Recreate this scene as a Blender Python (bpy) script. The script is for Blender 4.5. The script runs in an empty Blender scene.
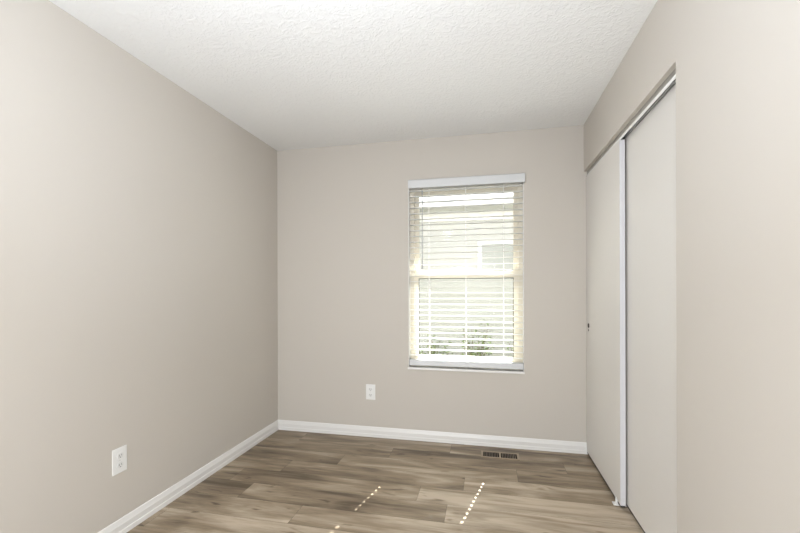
import bpy, bmesh, math, random
from mathutils import Vector, Matrix

# ------------------------------------------------------------------ camera, sky, sun, lights
scene = bpy.context.scene
COL = scene.collection
random.seed(7)

W, H = 2.499, 2.44            # room width, ceiling height
YR = -3.75                    # wall behind the camera

cam_data = bpy.data.cameras.new('camera')
cam = bpy.data.objects.new('camera', cam_data)
COL.objects.link(cam)
cam_data.sensor_width = 36.0
cam_data.sensor_fit = 'HORIZONTAL'
cam_data.lens = 396.6 / 800 * 36
cam_data.shift_y = 22.6 / 800
cam_data.clip_start = 0.02
psi, roll = 0.2147, 0.0026
fw = Vector((-math.sin(psi), math.cos(psi), 0))
ri = Vector((math.cos(psi), math.sin(psi), 0))
up = Vector((0, 0, 1))
ri2 = ri * math.cos(roll) - up * math.sin(roll)
up2 = ri * math.sin(roll) + up * math.cos(roll)
m = Matrix((ri2, up2, -fw)).transposed().to_4x4()
m.translation = Vector((1.7909, -3.1714, 1.2249))
cam.matrix_world = m
scene.camera = cam

world = bpy.data.worlds.new('sky')
scene.world = world
world.use_nodes = True
wn = world.node_tree
sky = wn.nodes.new('ShaderNodeTexSky')
sky.sky_type = 'NISHITA'
sky.sun_disc = False
sky.sun_elevation = math.radians(45)
sky.sun_rotation = math.radians(13)
bg = wn.nodes['Background']
hsv = wn.nodes.new('ShaderNodeHueSaturation')
hsv.inputs['Saturation'].default_value = 0.30
wn.links.new(sky.outputs[0], hsv.inputs['Color'])
wn.links.new(hsv.outputs[0], bg.inputs[0])
bg.inputs[1].default_value = 0.45

sun_data = bpy.data.lights.new('sun', 'SUN')
sun_data.energy = 44.0
sun_data.angle = math.radians(0.53)
sun_data.color = (1.0, 0.97, 0.94)
sun = bpy.data.objects.new('sun', sun_data)
COL.objects.link(sun)
SUN_TO = Vector((0.229, 0.973, 1.015))
sun.rotation_euler = SUN_TO.to_track_quat('Z', 'Y').to_euler()
sun.location = (3, 6, 8)


def area(name, loc, target, size, power, color=(1, 1, 1), size_y=None):
    d = bpy.data.lights.new(name, 'AREA')
    d.shape = 'DISK'
    d.size = size
    if size_y:
        d.shape = 'RECTANGLE'
        d.size_y = size_y
    d.energy = power
    d.color = color
    o = bpy.data.objects.new(name, d)
    COL.objects.link(o)
    o.location = loc
    o.rotation_euler = (Vector(loc) - Vector(target)).to_track_quat('Z', 'Y').to_euler()
    return o


# unseen fill light added in the rear opening, the photographer's flash bounced off the ceiling,
# and an unseen overhead fill added to lift the side walls
area('rear_fill', (1.20, YR + 0.02, 1.10), (1.20, 0, 1.10), 1.5, 42, (1.0, 1.0, 1.01), size_y=2.0)
area('bounce_flash', (1.40, -3.05, 1.55), (1.35, -2.75, 2.44), 0.35, 18, (0.88, 1.0, 1.22))
lamp = bpy.data.lights.new('overhead_fill', 'POINT')
lamp.energy = 11
lamp.color = (0.95, 1.0, 1.06)
lamp.shadow_soft_size = 0.09
lamp_o = bpy.data.objects.new('overhead_fill', lamp)
COL.objects.link(lamp_o)
lamp_o.location = (1.25, -2.38, 2.02)

vs = scene.view_settings
scene.display_settings.display_device = 'sRGB'
vs.view_transform = 'Standard'
vs.look = 'None'
vs.gamma = 1.0
vs.use_curve_mapping = False
vs.exposure = 0.08


# ------------------------------------------------------------------ helpers
def mat(name, color, rough=0.5, metal=0.0, spec=0.5):
    mt = bpy.data.materials.new(name)
    mt.use_nodes = True
    b = mt.node_tree.nodes['Principled BSDF']
    b.inputs['Base Color'].default_value = (*color, 1)
    b.inputs['Roughness'].default_value = rough
    b.inputs['Metallic'].default_value = metal
    b.inputs['Specular IOR Level'].default_value = spec
    return mt


def nodes_of(mt):
    return mt.node_tree.nodes, mt.node_tree.links, mt.node_tree.nodes['Principled BSDF']


def add_bump(mt, scale, strength, dist=0.001, detail=3.0, ramp=None):
    n, l, b = nodes_of(mt)
    tc = n.new('ShaderNodeTexCoord')
    no = n.new('ShaderNodeTexNoise')
    no.inputs['Scale'].default_value = scale
    no.inputs['Detail'].default_value = detail
    bp = n.new('ShaderNodeBump')
    bp.inputs['Strength'].default_value = strength
    bp.inputs['Distance'].default_value = dist
    l.new(tc.outputs['Object'], no.inputs['Vector'])
    l.new(no.outputs[0], bp.inputs['Height'])
    l.new(bp.outputs[0], b.inputs['Normal'])
    return no, bp


def add_tint(mt, scale, amount):
    """slight uneven tone so that a painted surface is not one flat colour"""
    n, l, b = nodes_of(mt)
    c = list(b.inputs['Base Color'].default_value)
    tc = n.new('ShaderNodeTexCoord')
    no = n.new('ShaderNodeTexNoise')
    no.inputs['Scale'].default_value = scale
    mx = n.new('ShaderNodeMix')
    mx.data_type = 'RGBA'
    mx.inputs[6].default_value = [v * (1 - amount) for v in c[:3]] + [1]
    mx.inputs[7].default_value = [min(1, v * (1 + amount)) for v in c[:3]] + [1]
    l.new(tc.outputs['Object'], no.inputs['Vector'])
    l.new(no.outputs[0], mx.inputs[0])
    l.new(mx.outputs[2], b.inputs['Base Color'])


def bx(bm, x0, x1, y0, y1, z0, z1):
    vs_ = [bm.verts.new((x, y, z)) for x in (x0, x1) for y in (y0, y1) for z in (z0, z1)]
    for f in ((0, 1, 3, 2), (4, 6, 7, 5), (0, 4, 5, 1), (2, 3, 7, 6), (0, 2, 6, 4), (1, 5, 7, 3)):
        bm.faces.new([vs_[i] for i in f])
    return vs_


def rbox(bm, x0, x1, y0, y1, z0, z1, r, seg=2):
    """box with rounded edges"""
    t = bmesh.new()
    bx(t, x0, x1, y0, y1, z0, z1)
    bmesh.ops.recalc_face_normals(t, faces=t.faces)
    bmesh.ops.bevel(t, geom=t.edges[:], offset=r, segments=seg, affect='EDGES', profile=0.5)
    me = bpy.data.meshes.new('tmp')
    t.to_mesh(me)
    t.free()
    bm.from_mesh(me)
    bpy.data.meshes.remove(me)


def tube(bm, p0, p1, r0, r1=None, seg=12):
    p0, p1 = Vector(p0), Vector(p1)
    r1 = r0 if r1 is None else r1
    d = p1 - p0
    q = d.to_track_quat('Z', 'Y').to_matrix().to_4x4()
    q.translation = (p0 + p1) / 2
    bmesh.ops.create_cone(bm, cap_ends=True, segments=seg, radius1=r0, radius2=r1, depth=d.length, matrix=q)


def prism(bm, pts, axis, a0, a1):
    """extrude a closed 2-D outline along x or y. pts are (y,z) for axis x, (x,z) for axis y"""
    def P(p, a):
        return (a, p[0], p[1]) if axis == 'x' else (p[0], a, p[1])
    A = [bm.verts.new(P(p, a0)) for p in pts]
    B = [bm.verts.new(P(p, a1)) for p in pts]
    n = len(pts)
    bm.faces.new(A)
    bm.faces.new(B[::-1])
    for i in range(n):
        bm.faces.new((A[i], B[i], B[(i + 1) % n], A[(i + 1) % n]))


def lathe(bm, prof, M, seg=24):
    """prof: (radius, height) pairs turned round the local z axis of matrix M"""
    rings = []
    for r, h in prof:
        if r < 1e-6:
            rings.append([bm.verts.new(M @ Vector((0, 0, h)))])
        else:
            rings.append([bm.verts.new(M @ Vector((r * math.cos(2 * math.pi * i / seg), r * math.sin(2 * math.pi * i / seg), h))) for i in range(seg)])
    for a, b in zip(rings, rings[1:]):
        for i in range(seg):
            j = (i + 1) % seg
            if len(a) == 1 and len(b) == 1:
                continue
            if len(a) == 1:
                bm.faces.new((a[0], b[i], b[j]))
            elif len(b) == 1:
                bm.faces.new((a[i], a[j], b[0]))
            else:
                bm.faces.new((a[i], a[j], b[j], b[i]))


def obj(name, bm, material, parent=None, smooth=False, kind=None, recalc=True):
    if recalc:
        bmesh.ops.recalc_face_normals(bm, faces=bm.faces)
    me = bpy.data.meshes.new(name)
    bm.to_mesh(me)
    bm.free()
    me.materials.append(material)
    if smooth:
        me.polygons.foreach_set('use_smooth', [True] * len(me.polygons))
    o = bpy.data.objects.new(name, me)
    COL.objects.link(o)
    if parent:
        o.parent = parent
    if kind:
        o['kind'] = kind
    return o


def smooth_by_angle(o, deg=35):
    me = o.data
    me.polygons.foreach_set('use_smooth', [True] * len(me.polygons))
    me.set_sharp_from_angle(angle=math.radians(deg))
    return o


def tag(o, label=None, cat=None, group=None, kind=None):
    if label:
        o['label'] = label
    if cat:
        o['category'] = cat
    if group:
        o['group'] = group
    if kind:
        o['kind'] = kind
    return o


def empty(name, loc=(0, 0, 0), rotz=0.0):
    o = bpy.data.objects.new(name, None)
    COL.objects.link(o)
    o.empty_display_size = 0.05
    o.location = loc
    o.rotation_euler = (0, 0, rotz)
    return o


def new():
    return bmesh.new()


# ------------------------------------------------------------------ materials
M_wall = mat('greige_wall_paint', (0.565, 0.528, 0.474), 0.75, spec=0.25)
add_bump(M_wall, 260, 0.10, 0.001)
M_ceil = mat('textured_ceiling_paint', (0.85, 0.855, 0.845), 0.85, spec=0.2)
n, l, b = nodes_of(M_ceil)
tc = n.new('ShaderNodeTexCoord')
mp = n.new('ShaderNodeMapping')
mp.inputs['Scale'].default_value = (1.0, 1.0, 1.0)
n1 = n.new('ShaderNodeTexNoise')
n1.inputs['Scale'].default_value = 30
n1.inputs['Detail'].default_value = 4
n1.inputs['Distortion'].default_value = 1.6
vr = n.new('ShaderNodeTexVoronoi')
vr.inputs['Scale'].default_value = 24
vr.feature = 'SMOOTH_F1'
mr = n.new('ShaderNodeMath')
mr.operation = 'MULTIPLY_ADD'
mr.inputs[1].default_value = 0.5
rp = n.new('ShaderNodeMapRange')
rp.inputs['From Min'].default_value = 0.42
rp.inputs['From Max'].default_value = 0.66
rp.interpolation_type = 'SMOOTHSTEP'
bp = n.new('ShaderNodeBump')
bp.inputs['Strength'].default_value = 0.33
bp.inputs['Distance'].default_value = 0.006
l.new(tc.outputs['Object'], n1.inputs['Vector'])
l.new(tc.outputs['Object'], vr.inputs['Vector'])
l.new(n1.outputs[0], rp.inputs['Value'])
l.new(vr.outputs['Distance'], mr.inputs[0])
l.new(rp.outputs[0], mr.inputs[2])
l.new(mr.outputs[0], bp.inputs['Height'])
l.new(bp.outputs[0], b.inputs['Normal'])

M_trim = mat('white_trim_paint', (0.77, 0.76, 0.735), 0.35)
add_bump(M_trim, 60, 0.04, 0.001)
M_door = mat('off_white_door_paint', (0.70, 0.675, 0.635), 0.45, spec=0.35)
add_bump(M_door, 120, 0.04, 0.001)
M_edge = mat('white_door_edge', (0.63, 0.63, 0.65), 0.4)
M_vinyl = mat('cream_window_vinyl', (0.68, 0.63, 0.52), 0.4)
M_gasket = mat('grey_green_gasket', (0.10, 0.105, 0.085), 0.6)
M_white = mat('white_blind_plastic', (0.84, 0.84, 0.82), 0.4)
M_valance = mat('white_valance', (0.65, 0.66, 0.66), 0.4)
M_rail = mat('pale_grey_bottom_rail', (0.66, 0.67, 0.68), 0.35)
M_cap = mat('grey_end_cap', (0.25, 0.25, 0.25), 0.5)
M_cord = mat('white_cord', (0.85, 0.85, 0.83), 0.7)
M_wand = mat('grey_clear_wand', (0.42, 0.43, 0.44), 0.2)
M_plate = mat('white_outlet_plastic', (0.80, 0.80, 0.78), 0.35)
M_socket = mat('white_socket_plastic', (0.74, 0.74, 0.72), 0.35)
M_slot = mat('dark_socket_slot', (0.05, 0.05, 0.05), 0.6)
M_screw = mat('painted_screw', (0.62, 0.62, 0.60), 0.3, 0.4)
M_alu = mat('satin_aluminium', (0.50, 0.51, 0.51), 0.25, 1.0)
M_flange = mat('warm_grey_track_flange', (0.38, 0.365, 0.33), 0.45, 0.4)
M_lip = mat('white_enamelled_lip', (0.88, 0.88, 0.86), 0.25)
M_dark = mat('dark_steel_and_gap_shade', (0.06, 0.06, 0.06), 0.5, 0.6)
M_bronze = mat('dark_bronze', (0.07, 0.055, 0.045), 0.4, 0.8)
M_register = mat('tan_painted_register', (0.32, 0.25, 0.175), 0.45)
M_fin = mat('brown_register_fin', (0.15, 0.115, 0.085), 0.5)
M_duct = mat('dark_duct', (0.05, 0.045, 0.04), 0.7)
M_guide = mat('white_nylon_guide', (0.75, 0.75, 0.74), 0.4)
M_siding = mat('pale_vinyl_siding', (0.60, 0.60, 0.58), 0.6)
add_tint(M_siding, 2.0, 0.02)
M_fascia = mat('white_fascia', (0.90, 0.90, 0.90), 0.5)
M_roof = mat('pale_grey_shingles', (0.52, 0.52, 0.52), 0.9)
add_tint(M_roof, 30, 0.15)
M_npane = mat('neighbour_window_glass', (0.46, 0.47, 0.455), 0.15)
M_leaf = mat('shrub_leaf', (0.25, 0.33, 0.14), 0.55)
add_tint(M_leaf, 14, 0.45)
M_stem = mat('shrub_stem', (0.22, 0.17, 0.12), 0.8)
M_lawn = mat('dry_lawn', (0.34, 0.36, 0.24), 0.95)
add_tint(M_lawn, 6, 0.25)


def glass_mat(name, tint, gloss):
    mt = bpy.data.materials.new(name)
    mt.use_nodes = True
    n, l = mt.node_tree.nodes, mt.node_tree.links
    n.remove(n['Principled BSDF'])
    tr = n.new('ShaderNodeBsdfTransparent')
    tr.inputs[0].default_value = (*tint, 1)
    gl = n.new('ShaderNodeBsdfGlossy')
    gl.inputs['Roughness'].default_value = 0.02
    fr = n.new('ShaderNodeFresnel')
    fr.inputs[0].default_value = 1.12 if gloss else 1.01
    mx = n.new('ShaderNodeMixShader')
    l.new(fr.outputs[0], mx.inputs[0])
    l.new(tr.outputs[0], mx.inputs[1])
    l.new(gl.outputs[0], mx.inputs[2])
    l.new(mx.outputs[0], n['Material Output'].inputs[0])
    return mt


M_glass = glass_mat('window_glass', (0.97, 0.98, 0.97), True)
M_screen = glass_mat('insect_screen_mesh', (0.93, 0.935, 0.925), False)

# wood-look vinyl planks: tone and grain offset come from each plank's own attributes
M_floor = mat('greige_wood_planks', (0.3, 0.24, 0.18), 0.42, spec=0.35)
n, l, b = nodes_of(M_floor)
tc = n.new('ShaderNodeTexCoord')
at_s = n.new('ShaderNodeAttribute'); at_s.attribute_name = 'plank_seed'
at_t = n.new('ShaderNodeAttribute'); at_t.attribute_name = 'plank_tone'
comb = n.new('ShaderNodeCombineXYZ')
sc7 = n.new('ShaderNodeMath'); sc7.operation = 'MULTIPLY'; sc7.inputs[1].default_value = 13.7
l.new(at_s.outputs['Fac'], sc7.inputs[0])
l.new(sc7.outputs[0], comb.inputs['X'])
l.new(at_s.outputs['Fac'], comb.inputs['Z'])
addv = n.new('ShaderNodeVectorMath'); addv.operation = 'ADD'
l.new(tc.outputs['Object'], addv.inputs[0])
l.new(comb.outputs[0], addv.inputs[1])


def stretched(sx, sy, scale, detail, dist=0.0, rough=0.55):
    mp = n.new('ShaderNodeMapping')
    mp.inputs['Scale'].default_value = (sx, sy, 1)
    l.new(addv.outputs[0], mp.inputs['Vector'])
    no = n.new('ShaderNodeTexNoise')
    no.inputs['Scale'].default_value = scale
    no.inputs['Detail'].default_value = detail
    no.inputs['Distortion'].default_value = dist
    no.inputs['Roughness'].default_value = rough
    l.new(mp.outputs[0], no.inputs['Vector'])
    return no


broad = stretched(1.0, 6.0, 1.5, 4, 0.7, 0.5)       # long cathedral figure
grain = stretched(1.0, 15.0, 5.5, 7, 0.6, 0.66)     # fine grain
knot = stretched(1.6, 6.0, 2.6, 2, 1.0)


def math_node(op, a, bb, c=None):
    m_ = n.new('ShaderNodeMath')
    m_.operation = op
    for i, v in enumerate((a, bb, c)):
        if v is None:
            continue
        if isinstance(v, (int, float)):
            m_.inputs[i].default_value = v
        else:
            l.new(v, m_.inputs[i])
    return m_.outputs[0]


kn = n.new('ShaderNodeMapRange')
kn.interpolation_type = 'SMOOTHSTEP'
kn.inputs['From Min'].default_value = 0.62
kn.inputs['From Max'].default_value = 0.78
l.new(knot.outputs[0], kn.inputs['Value'])
v = math_node('MULTIPLY_ADD', broad.outputs[0], 2.1, -1.06)
v = math_node('MULTIPLY_ADD', grain.outputs[0], 0.80, v)
v = math_node('ADD', v, -0.40)
v = math_node('ADD', v, at_t.outputs['Fac'])
v = math_node('MULTIPLY_ADD', kn.outputs[0], -0.55, v)
cr = n.new('ShaderNodeValToRGB')
cr.color_ramp.elements[0].position = 0.0
cr.color_ramp.elements[0].color = (0.105, 0.076, 0.049, 1)
cr.color_ramp.elements[1].position = 1.0
cr.color_ramp.elements[1].color = (0.53, 0.443, 0.338, 1)
e = cr.color_ramp.elements.new(0.5)
e.color = (0.285, 0.221, 0.150, 1)
l.new(v, cr.inputs[0])
l.new(cr.outputs[0], b.inputs['Base Color'])
bpn = n.new('ShaderNodeBump')
bpn.inputs['Strength'].default_value = 0.12
bpn.inputs['Distance'].default_value = 0.001
l.new(grain.outputs[0], bpn.inputs['Height'])
l.new(bpn.outputs[0], b.inputs['Normal'])

# ------------------------------------------------------------------ room shell
CX = 3.20                      # back of the closet
VENT = (1.757, 2.012, -0.222, -0.118)   # register opening in the floor

# floor: rows of planks in one mesh
PW, PL = 0.178, 1.22
joints = {0: 0.30, 1: 1.09, 2: 0.765, 3: 0.43, 4: 0.17, 5: 0.35, 6: 0.77, 7: 0.05}
tones = {(0, 0): .46, (0, 1): .50, (0, 2): .46,  # plank tones; far rows darker, near and right lighter, partly for light falloff
         (1, 0): .36, (1, 1): .36, (1, 2): .52, (1, 3): .44,
         (2, 0): .28, (2, 1): .60, (2, 2): .46,
         (3, 0): .34, (3, 1): .46, (3, 2): .58,
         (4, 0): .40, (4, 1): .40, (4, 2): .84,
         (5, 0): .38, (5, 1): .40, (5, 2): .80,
         (6, 0): .66, (6, 1): .62, (6, 2): .68,
         (7, 0): .62, (7, 1): .72, (7, 2): .60}
bm = new()
ls = bm.faces.layers.float.new('plank_seed')
lt = bm.faces.layers.float.new('plank_tone')
G = 0.0006


def plank_quad(x0, x1, y0, y1, seed, tone):
    f = bm.faces.new([bm.verts.new(p) for p in ((x0, y0, 0), (x1, y0, 0), (x1, y1, 0), (x0, y1, 0))])
    f[ls], f[lt] = seed, tone


row = -1
while True:
    y1 = -0.024 - PW * row
    y0 = y1 - PW
    if y1 < YR - 0.1:
        break
    j = joints.get(row, random.uniform(0, PL))
    x = j - PL * math.ceil(j / PL)
    k = 0
    while x < CX:
        seed = random.uniform(0, 50)
        tone = tones.get((row, k), random.uniform(0.40, 0.62))
        a0, a1 = max(x + G, -0.05), min(x + PL - G, CX)
        c0, c1 = y0 + G, min(y1 - G, 0.05)
        if a1 > a0 and c1 > c0:
            # cut round the register opening
            vx0, vx1, vy0, vy1 = VENT
            if a0 < vx1 and a1 > vx0 and c0 < vy1 and c1 > vy0:
                if a0 < vx0:
                    plank_quad(a0, vx0, c0, c1, seed, tone)
                if a1 > vx1:
                    plank_quad(vx1, a1, c0, c1, seed, tone)
                m0, m1 = max(a0, vx0), min(a1, vx1)
                if c1 > vy1:
                    plank_quad(m0, m1, vy1, c1, seed, tone)
                if c0 < vy0:
                    plank_quad(m0, m1, c0, vy0, seed, tone)
            else:
                plank_quad(a0, a1, c0, c1, seed, tone)
        x += PL
        k += 1
    row += 1
obj('floor', bm, M_floor, kind='structure', recalc=False)
bm = new()
vx0, vx1, vy0, vy1 = VENT
for q in ((-0.05, vx0, YR - 0.1, 0.05), (vx1, CX, YR - 0.1, 0.05), (vx0, vx1, YR - 0.1, vy0), (vx0, vx1, vy1, 0.05)):
    bx(bm, *q, -0.03, -0.0012)
obj('floor_underlay', bm, M_duct, kind='structure')

bm = new()
bx(bm, -0.14, CX + 0.1, YR - 0.1, 0.14, H, H + 0.12)
obj('ceiling', bm, M_ceil, kind='structure')
bm = new()
bx(bm, -0.14, 0, YR - 0.1, 0.14, -0.03, H)
obj('wall_left', bm, M_wall, kind='structure')
# window wall with its opening
OX0, OX1, OZ0, OZ1 = 1.170, 2.072, 0.572, 2.090
bm = new()
bx(bm, 0, OX0, 0, 0.14, -0.03, H)
bx(bm, OX1, CX + 0.1, 0, 0.14, -0.03, H)
bx(bm, OX0, OX1, 0, 0.14, -0.03, OZ0)
bx(bm, OX0, OX1, 0, 0.14, OZ1, H)
obj('wall_back', bm, M_wall, kind='structure')
# closet wall: header and the solid part near the camera
HZ, JY = 2.094, -1.467
bm = new()
bx(bm, W, W + 0.115, YR, JY, -0.03, H)
bx(bm, W, W + 0.115, JY, 0, HZ, H)
obj('wall_right', bm, M_wall, kind='structure')
bm = new()
DX0, DX1, DZ = 0.45, 1.95, 2.10      # opening added behind the camera for the rear fill
bx(bm, -0.14, DX0, YR - 0.1, YR, -0.03, H)
bx(bm, DX1, CX + 0.1, YR - 0.1, YR, -0.03, H)
bx(bm, DX0, DX1, YR - 0.1, YR, DZ, H)
obj('wall_front', bm, M_wall, kind='structure')
bm = new()
bx(bm, CX, CX + 0.1, YR, 0, -0.03, H)
obj('wall_closet', bm, M_wall, kind='structure')

# baseboards
BP = [(0, 0), (.0140, 0), (.0140, .024), (.0105, .027), (.0118, .055), (.0100, .060), (.0055, .080), (.003, .0833), (0, .0833)]
bm = new()
prism(bm, BP, 'y', YR, 0)
obj('baseboard_left', bm, M_trim, kind='structure')
bm = new()
prism(bm, [(-a, z) for a, z in BP], 'x', 0, W + 0.019)
obj('baseboard_back', bm, M_trim, kind='structure')
bm = new()
prism(bm, [(W - a, z) for a, z in BP], 'y', YR, JY - 0.002)
obj('baseboard_right', bm, M_trim, kind='structure')

# ------------------------------------------------------------------ window
win = empty('window_1', (0, 0, 0))
tag(win, 'cream double-hung window behind the white blind', 'window', kind='structure')
FY0, FY1 = 0.064, 0.139
bm = new()     # thin painted return boards lining the opening
bx(bm, OX0, OX0 + .004, 0.001, FY0, .59, OZ1 - .004)
bx(bm, OX1 - .004, OX1, 0.001, FY0, .59, OZ1 - .004)
bx(bm, OX0, OX1, 0.001, FY0, OZ1 - .004, OZ1)
obj('window_return', bm, M_trim, win)
ix0, ix1, iz0, iz1 = OX0 + .0005, OX1 - .0005, .590, OZ1 - .0005
bm = new()
bx(bm, ix0, ix0 + .036, FY0, FY1, iz0, iz1)
bx(bm, ix1 - .036, ix1, FY0, FY1, iz0, iz1)
bx(bm, ix0 + .036, ix1 - .036, FY0, FY1, iz1 - .045, iz1)
bx(bm, ix0 + .036, ix1 - .036, FY0, FY1, iz0, iz0 + .030)
obj('window_frame', bm, M_vinyl, win)
sx0, sx1 = ix0 + .036, ix1 - .036


def sash(name, y0, y1, z0, z1, bottom, top, stile):
    bm = new()
    bx(bm, sx0, sx0 + stile, y0, y1, z0, z1)
    bx(bm, sx1 - stile, sx1, y0, y1, z0, z1)
    bx(bm, sx0 + stile, sx1 - stile, y0, y1, z0, z0 + bottom)
    bx(bm, sx0 + stile, sx1 - stile, y0, y1, z1 - top, z1)
    s = obj(name, bm, M_vinyl, win)
    gx0, gx1, gz0, gz1 = sx0 + stile, sx1 - stile, z0 + bottom, z1 - top
    yc = (y0 + y1) / 2
    bm = new()
    bx(bm, gx0, gx1, yc - .002, yc + .002, gz0, gz1)
    obj('pane', bm, M_glass, s)
    return s, (gx0, gx1, gz0, gz1, yc)


up_s, _ = sash('upper_sash', .104, .130, 1.318, iz1 - .045, .046, .035, .034)
lo_s, g = sash('lower_sash', .074, .100, iz0 + .030, 1.362, .045, .048, .034)
gx0, gx1, gz0, gz1, yc = g
bm = new()     # dark glazing seal round the lower pane
for q in ((gx0, gx0 + .006, gz0, gz1), (gx1 - .006, gx1, gz0, gz1), (gx0, gx1, gz1 - .007, gz1)):
    bx(bm, q[0], q[1], yc - .005, yc - .0021, q[2], q[3])
tag(obj('glazing_seal', bm, M_gasket, lo_s), 'dark glazing seal')
for xx in (sx0 + .055, sx1 - .055):
    bm = new()
    rbox(bm, xx - .022, xx + .022, .066, .0745, 1.3625, 1.370, .002)
    obj('tilt_latch', bm, M_vinyl, lo_s)
bm = new()
rbox(bm, 1.752, 1.806, .068, .096, 1.3622, 1.374, .004)
rbox(bm, 1.765, 1.800, .062, .080, 1.374, 1.382, .003)
tag(obj('sash_lock', bm, M_white, lo_s), 'white sash lock')
bm = new()
bx(bm, sx0, sx1, .1325, .1335, .62, 1.318)
obj('insect_screen', bm, M_screen, win)
bm = new()
rbox(bm, OX0 - .006, OX1 + .003, -.012, FY0, .5725, .590, .003)
obj('window_sill', bm, M_trim, win)

# ------------------------------------------------------------------ blind
blind = empty('window_blind', (1.621, 0.03, .59))
tag(blind, 'white slatted blind with valance filling the window in the far wall', 'window blind')
bl_off = Vector(blind.location)


def bpart(name, bm, material, parent=blind):
    bmesh.ops.translate(bm, verts=bm.verts, vec=-bl_off)
    return obj(name, bm, material, parent)


bm = new()
prism(bm, [(-.030, 2.040), (-.030, 2.096), (-.026, 2.104), (-.018, 2.107), (-.018, 2.037), (-.027, 2.037)], 'x', 1.1735, 2.079)
bx(bm, 1.1735, 1.1775, -.0185, -.001, 2.037, 2.107)
bx(bm, 2.075, 2.079, -.0185, -.001, 2.037, 2.107)
bpart('valance', bm, M_valance)
bm = new()
rbox(bm, 1.178, 2.064, .003, .058, 2.042, 2.084, .002)
bpart('head_rail', bm, M_white)

PITCH, SZ0, NS = .0462, .685, 30
LAD = (1.337, 1.631, 1.922)
holes1 = set(range(4, 11)) | set(range(13, 18))
holes2 = set(range(0, 11))
SX0, SX1, SY0, SY1 = 1.177, 2.066, .0055, .0555
bm = new()
for k in range(NS):
    z = SZ0 + PITCH * k
    z0, z1 = z - .0015, z + .0015
    hs = []
    if k in holes1:
        hs.append(LAD[0])
    if k in holes2:
        hs.append(LAD[2])
    if not hs:
        bx(bm, SX0, SX1, SY0, SY1, z0, z1)
        continue
    h0, h1 = .0235, .0375
    bx(bm, SX0, SX1, SY0, h0, z0, z1)
    bx(bm, SX0, SX1, h1, SY1, z0, z1)
    xs = SX0
    for hx in hs:
        bx(bm, xs, hx - .005, h0, h1, z0, z1)
        xs = hx + .005
    bx(bm, xs, SX1, h0, h1, z0, z1)
bpart('slat_panel', bm, M_white)
for xl in LAD:
    bm = new()
    for yy in (.0035, .0575):
        tube(bm, (xl, yy, .648), (xl, yy, 2.043), .0016, seg=8)
    for k in range(NS):
        zz = SZ0 + PITCH * k - .0024
        tube(bm, (xl + .011, .0035, zz), (xl + .011, .0575, zz), .0007, seg=6)
    bpart('ladder_cord', bm, M_cord)
bm = new()
rbox(bm, 1.176, 2.067, .001, .060, .604, .650, .006, 3)
rail = bpart('bottom_rail', bm, M_rail)
for x0, x1 in ((1.1735, 1.1765), (2.0665, 2.0695)):
    bm = new()
    rbox(bm, x0, x1, .000, .061, .603, .651, .001)
    tag(bpart('end_cap', bm, M_cap, rail), 'dark grey end cap')
bm = new()
tube(bm, (1.286, -.008, 1.395), (1.286, -.008, 2.02), .0045, seg=8)
tube(bm, (1.286, -.008, 1.385), (1.286, -.008, 1.40), .006, seg=8)
wd = bpart('tilt_wand', bm, M_wand)
wd['label'] = 'grey tilt wand'
bm = new()
tube(bm, (1.286, -.008, 2.018), (1.286, .004, 2.046), .002, seg=6)
bpart('wand_hook', bm, M_dark, wd)

# ------------------------------------------------------------------ closet doors, track, guide
DB = .021
d1 = empty('door_1', (2.514, -0.39, DB))
tag(d1, 'off-white sliding closet door farther from the camera, overlapping in front', 'closet door', kind='structure')


def shifted(o, bm):
    bmesh.ops.translate(bm, verts=bm.verts, vec=-Vector(o.location))
    return bm


bm = new()
rbox(bm, 2.514, 2.541, -.7605, -.004, DB, 2.050, .0015)
obj('door_panel', shifted(d1, bm), M_door, d1)
bm = new()
rbox(bm, 2.5137, 2.5413, -.7635, -.7600, DB, 2.050, .001)
tag(obj('edge_band', shifted(d1, bm), M_edge, d1), 'white door edge')
bm = new()  # dark strip standing in for the shaded gap below the door
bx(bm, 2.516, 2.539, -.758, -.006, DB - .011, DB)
tag(obj('gap_shade_strip', shifted(d1, bm), M_dark, d1), 'dark strip for the shade under the door')
bm = new()     # flush pull: ring with a cup and a small dark screw below
Mx = Matrix.Translation((2.514, -.072, .957)) @ Matrix.Rotation(-math.pi / 2, 4, 'Y')
lathe(bm, [(0, .0005), (.012, .0005), (.013, .003), (.017, .003), (.018, 0)], Mx)
pull = obj('finger_pull', shifted(d1, bm), M_bronze, d1, smooth=True)
bm = new()
Mx = Matrix.Translation((2.514, -.072, .924)) @ Matrix.Rotation(-math.pi / 2, 4, 'Y')
lathe(bm, [(0, .002), (.0075, .002), (.0095, 0)], Mx, 16)
obj('screw_head', shifted(d1, bm), M_bronze, d1, smooth=True)

d2 = empty('door_2', (2.552, -1.10, DB))
tag(d2, 'off-white sliding closet door nearer the camera, set behind the other', 'closet door', kind='structure')
bm = new()
rbox(bm, 2.552, 2.578, -1.490, -.725, DB, 2.066, .0015)
obj('door_panel', shifted(d2, bm), M_door, d2)
bm = new()  # same painted gap shade below the rear door
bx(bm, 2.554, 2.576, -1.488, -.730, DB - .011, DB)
tag(obj('gap_shade_strip', shifted(d2, bm), M_dark, d2), 'dark strip for the shade under the door')

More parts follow.
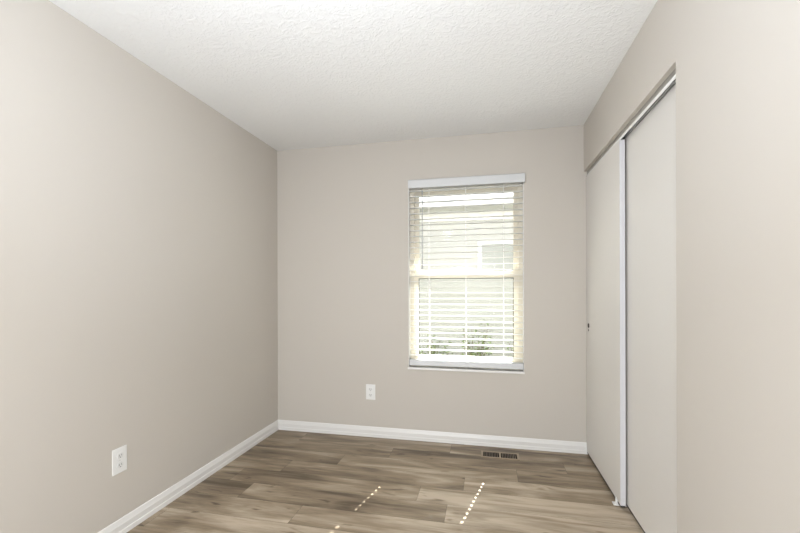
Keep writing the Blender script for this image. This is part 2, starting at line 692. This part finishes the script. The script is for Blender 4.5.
track = empty('door_track', (2.55, -.735, HZ))
tag(track, 'metal double track under the closet header, above the sliding doors', 'door track')
T0, T1 = JY + .001, -.002
bm = new()
bx(bm, 2.522, 2.612, T0, T1, HZ - .002, HZ)
bx(bm, 2.551, 2.553, T0, T1, HZ - .026, HZ - .002)
bx(bm, 2.541, 2.551, T0, T1, HZ - .026, HZ - .024)
bx(bm, 2.590, 2.592, T0, T1, HZ - .026, HZ - .002)
bx(bm, 2.581, 2.590, T0, T1, HZ - .026, HZ - .024)
obj('track_channel', shifted(track, bm), M_alu, track)
bm = new()
bx(bm, 2.522, 2.524, T0, T1, HZ - .024, HZ - .002)
tag(obj('front_flange', shifted(track, bm), M_flange, track), 'warm grey front flange')
bm = new()
prism(bm, [(2.519, HZ - .0275), (2.5205, HZ - .0245), (2.524, HZ - .0242), (2.524, HZ - .040), (2.5205, HZ - .040)], 'y', T0, T1)
tag(obj('track_lip', shifted(track, bm), M_lip, track), 'bright white metal lip')

guide = empty('door_guide', (2.545, -.705, 0))
tag(guide, 'small white plastic floor guide under the meeting edges of the closet doors', 'door guide')
bm = new()
rbox(bm, 2.490, 2.598, -.728, -.690, .0, .006, .002)
obj('guide_base', shifted(guide, bm), M_guide, guide)
for x0, x1, hgt in ((2.506, 2.5125, .034), (2.5425, 2.5505, .030), (2.580, 2.586, .030)):
    bm = new()
    rbox(bm, x0, x1, -.722, -.696, .005, hgt, .002)
    obj('guide_tab', shifted(guide, bm), M_guide, guide)


# ------------------------------------------------------------------ outlets
def outlet(loc, rotz, label):
    r = empty('wall_outlet', loc, rotz)       # local: plate in xz, facing -y
    tag(r, label, 'electrical outlet', 'duplex wall outlets')
    bm = new()
    hw, hh = .040, .063
    rbox(bm, -hw, hw, -.0055, 0, -hh, hh, .0022, 3)
    obj('cover_plate', bm, M_plate, r)
    for zc in (.0235, -.0235):
        bm = new()
        n_ = 28
        pts = []
        for i in range(n_):
            a = 2 * math.pi * i / n_
            pts.append((.0172 * math.cos(a), max(-.0125, min(.0125, .0172 * math.sin(a)))))
        A = [bm.verts.new((x, -.0054, z + zc)) for x, z in pts]
        B = [bm.verts.new((x * .97, -.0082, z * .97 + zc)) for x, z in pts]
        bm.faces.new(B)
        for i in range(n_):
            bm.faces.new((A[i], A[(i + 1) % n_], B[(i + 1) % n_], B[i]))
        s = obj('socket', bm, M_socket, r)
        for xo, hl in ((-.0064, .0046), (.0064, .0038)):
            bm = new()
            bx(bm, xo - .0011, xo + .0011, -.0085, -.0080, zc + .0025 - hl, zc + .0025 + hl)
            tag(obj('socket_slot', bm, M_slot, s), 'dark slot')
        bm = new()
        Mx = Matrix.Translation((0, -.0080, zc - .0075)) @ Matrix.Rotation(math.pi / 2, 4, 'X')
        lathe(bm, [(0, .0005), (.0024, .0005), (.0024, 0)], Mx, 14)
        tag(obj('ground_hole', bm, M_slot, s), 'dark ground hole')
    bm = new()
    Mx = Matrix.Translation((0, -.0054, 0)) @ Matrix.Rotation(math.pi / 2, 4, 'X')
    lathe(bm, [(0, .0016), (.0022, .0015), (.0034, 0)], Mx, 14)
    obj('plate_screw', bm, M_screw, r, smooth=True)
    return r


outlet((.848, 0, .370), 0, 'white duplex outlet on the window wall, left of the window')
outlet((0, -1.539, .376), math.pi / 2, 'white duplex outlet on the bare long wall above its baseboard')

# ------------------------------------------------------------------ floor register
reg = empty('floor_register', (1.8845, -.170, 0))
tag(reg, 'tan metal floor vent with dark slots, set in the planks below the window', 'floor vent')
rx, ry = .1360, .0580          # outer half sizes
ox, oy = .1200, .0430          # slotted field half sizes
bm = new()
for q in ((-rx, rx, oy, ry), (-rx, rx, -ry, -oy), (-rx, -ox, -oy, oy), (ox, rx, -oy, oy), (-.007, .007, -oy, oy)):
    bx(bm, *q, .0004, .0042)
bmesh.ops.remove_doubles(bm, verts=bm.verts, dist=1e-6)
obj('register_frame', bm, M_register, reg)
bm = new()
for s in (-1, 1):
    nf = 10
    for i in range(1, nf):
        xc = s * (.007 + (ox - .007) * i / nf)
        bx(bm, xc - .0022, xc + .0022, -oy, oy, -.010, .0036)
tag(obj('register_fins', bm, M_fin, reg), 'brown slot bars')
bm = new()
a, c_ = .126, .050
bx(bm, -a, -a + .001, -c_, c_, -.16, -.0005)
bx(bm, a - .001, a, -c_, c_, -.16, -.0005)
bx(bm, -a, a, -c_, -c_ + .001, -.16, -.0005)
bx(bm, -a, a, c_ - .001, c_, -.16, -.0005)
bx(bm, -a, a, -c_, c_, -.162, -.16)
tag(obj('duct_boot', bm, M_duct, reg), 'dark duct below')

# ------------------------------------------------------------------ outside: neighbouring house, shrubs, ground
GZ = -0.25
# unseen eave added above the window to shade the upper slats
bm = new()
prism(bm, [(0.141, 2.56), (1.10, 2.56), (1.12, 2.54), (1.14, 2.54), (1.14, 2.70), (0.141, 3.00)], 'x', -3.0, 6.0)
obj('roof', bm, M_fascia, kind='structure')
bm = new()
bx(bm, -14, 16, 0.16, 18, GZ - .1, GZ)
obj('lawn', bm, M_lawn, kind='structure')

NY = 3.2
nh = empty('neighbour_house', (1.5, NY, GZ))
tag(nh, 'pale lap-sided house wall seen through the blind', 'house')


def npart(name, bm, material, parent=nh):
    return obj(name, shifted(nh, bm), material, parent)


bm = new()
z = GZ
while z < 2.30:
    z1 = min(z + .115, 2.31)
    prism(bm, [(NY, z), (NY - .016, z), (NY - .002, z1), (NY, z1)], 'x', -8, 9)
    z = z1
bx(bm, -8, 9, NY, NY + .2, GZ, 2.45)
npart('siding', bm, M_siding)
bm = new()
bx(bm, -8, 9, NY - .03, NY, 2.31, 2.45)
npart('frieze_board', bm, M_fascia)
bm = new()
bx(bm, -8.3, 9.3, NY - .40, NY, 2.45, 2.47)
npart('soffit', bm, M_siding)
bm = new()
rbox(bm, -8.3, 9.3, NY - .50, NY - .40, 2.45, 2.58, .015)
npart('gutter', bm, M_fascia)
bm = new()
prism(bm, [(NY - .42, 2.59), (NY - .42, 2.56), (NY + 3.4, 3.75), (NY + 7.2, 2.56), (NY + 7.2, 2.59), (NY + 3.4, 3.80)], 'x', -8.3, 9.3)
npart('roof', bm, M_roof)
wx0, wx1, wz0, wz1 = 1.66, 2.75, 1.42, 1.98
bm = new()
for q in ((wx0, wx0 + .06, wz0, wz1), (wx1 - .06, wx1, wz0, wz1), (wx0 + .06, wx1 - .06, wz0, wz0 + .06), (wx0 + .06, wx1 - .06, wz1 - .06, wz1)):
    bx(bm, q[0], q[1], NY - .045, NY, q[2], q[3])
wf = npart('house_window_frame', bm, M_fascia)
bm = new()
bx(bm, wx0 + .06, wx1 - .06, NY - .025, NY - .018, wz0 + .06, wz1 - .06)
npart('house_window_pane', bm, M_npane, wf)


def shrub(loc, rx_, hgt, n_leaf, label, seed):
    rnd = random.Random(seed)
    r = empty('shrub', loc)
    tag(r, label, 'shrub', 'shrubs below the window outside')
    st, lf = new(), new()
    tips = []
    for i in range(14):
        a = rnd.uniform(0, 6.283)
        q = rnd.uniform(.25, 1)
        mid = Vector((math.cos(a) * rx_ * q * .5, math.sin(a) * rx_ * q * .4, hgt * .5))
        tip = Vector((math.cos(a) * rx_ * q, math.sin(a) * rx_ * q * .8, hgt * rnd.uniform(.6, 1.0)))
        tube(st, (0, 0, 0), mid, .009, .006, 6)
        tube(st, mid, tip, .006, .003, 6)
        tips += [(mid, tip)]
    for i in range(n_leaf):
        a, c = tips[rnd.randrange(len(tips))]
        p = a.lerp(c, rnd.uniform(-.4, 1.05)) + Vector([rnd.gauss(0, .05) for _ in range(3)])
        p.z = max(p.z, .03)
        L = rnd.uniform(.03, .055)
        d = Vector((rnd.gauss(0, 1), rnd.gauss(0, 1), rnd.gauss(.3, .6))).normalized()
        sd = d.cross(Vector((rnd.gauss(0, .5), rnd.gauss(0, .5), 1))).normalized() * L * .33
        nn = d.cross(sd).normalized() * L * .12
        v0 = lf.verts.new(p)
        v1 = lf.verts.new(p + d * L * .45 + sd + nn)
        v2 = lf.verts.new(p + d * L)
        v3 = lf.verts.new(p + d * L * .45 - sd + nn)
        lf.faces.new((v0, v1, v2))
        lf.faces.new((v0, v2, v3))
    obj('stems', st, M_stem, r)
    obj('foliage', lf, M_leaf, r)
    return r


shrub((.98, 2.55, GZ), .33, .80, 560, 'low leafy shrub outside behind the lower left slats', 3)
shrub((1.62, 2.60, GZ), .26, 1.00, 460, 'tallest leafy shrub outside behind the middle of the lower slats', 5)
shrub((2.32, 2.55, GZ), .24, .86, 380, 'small leafy shrub outside behind the lower right slats', 9)
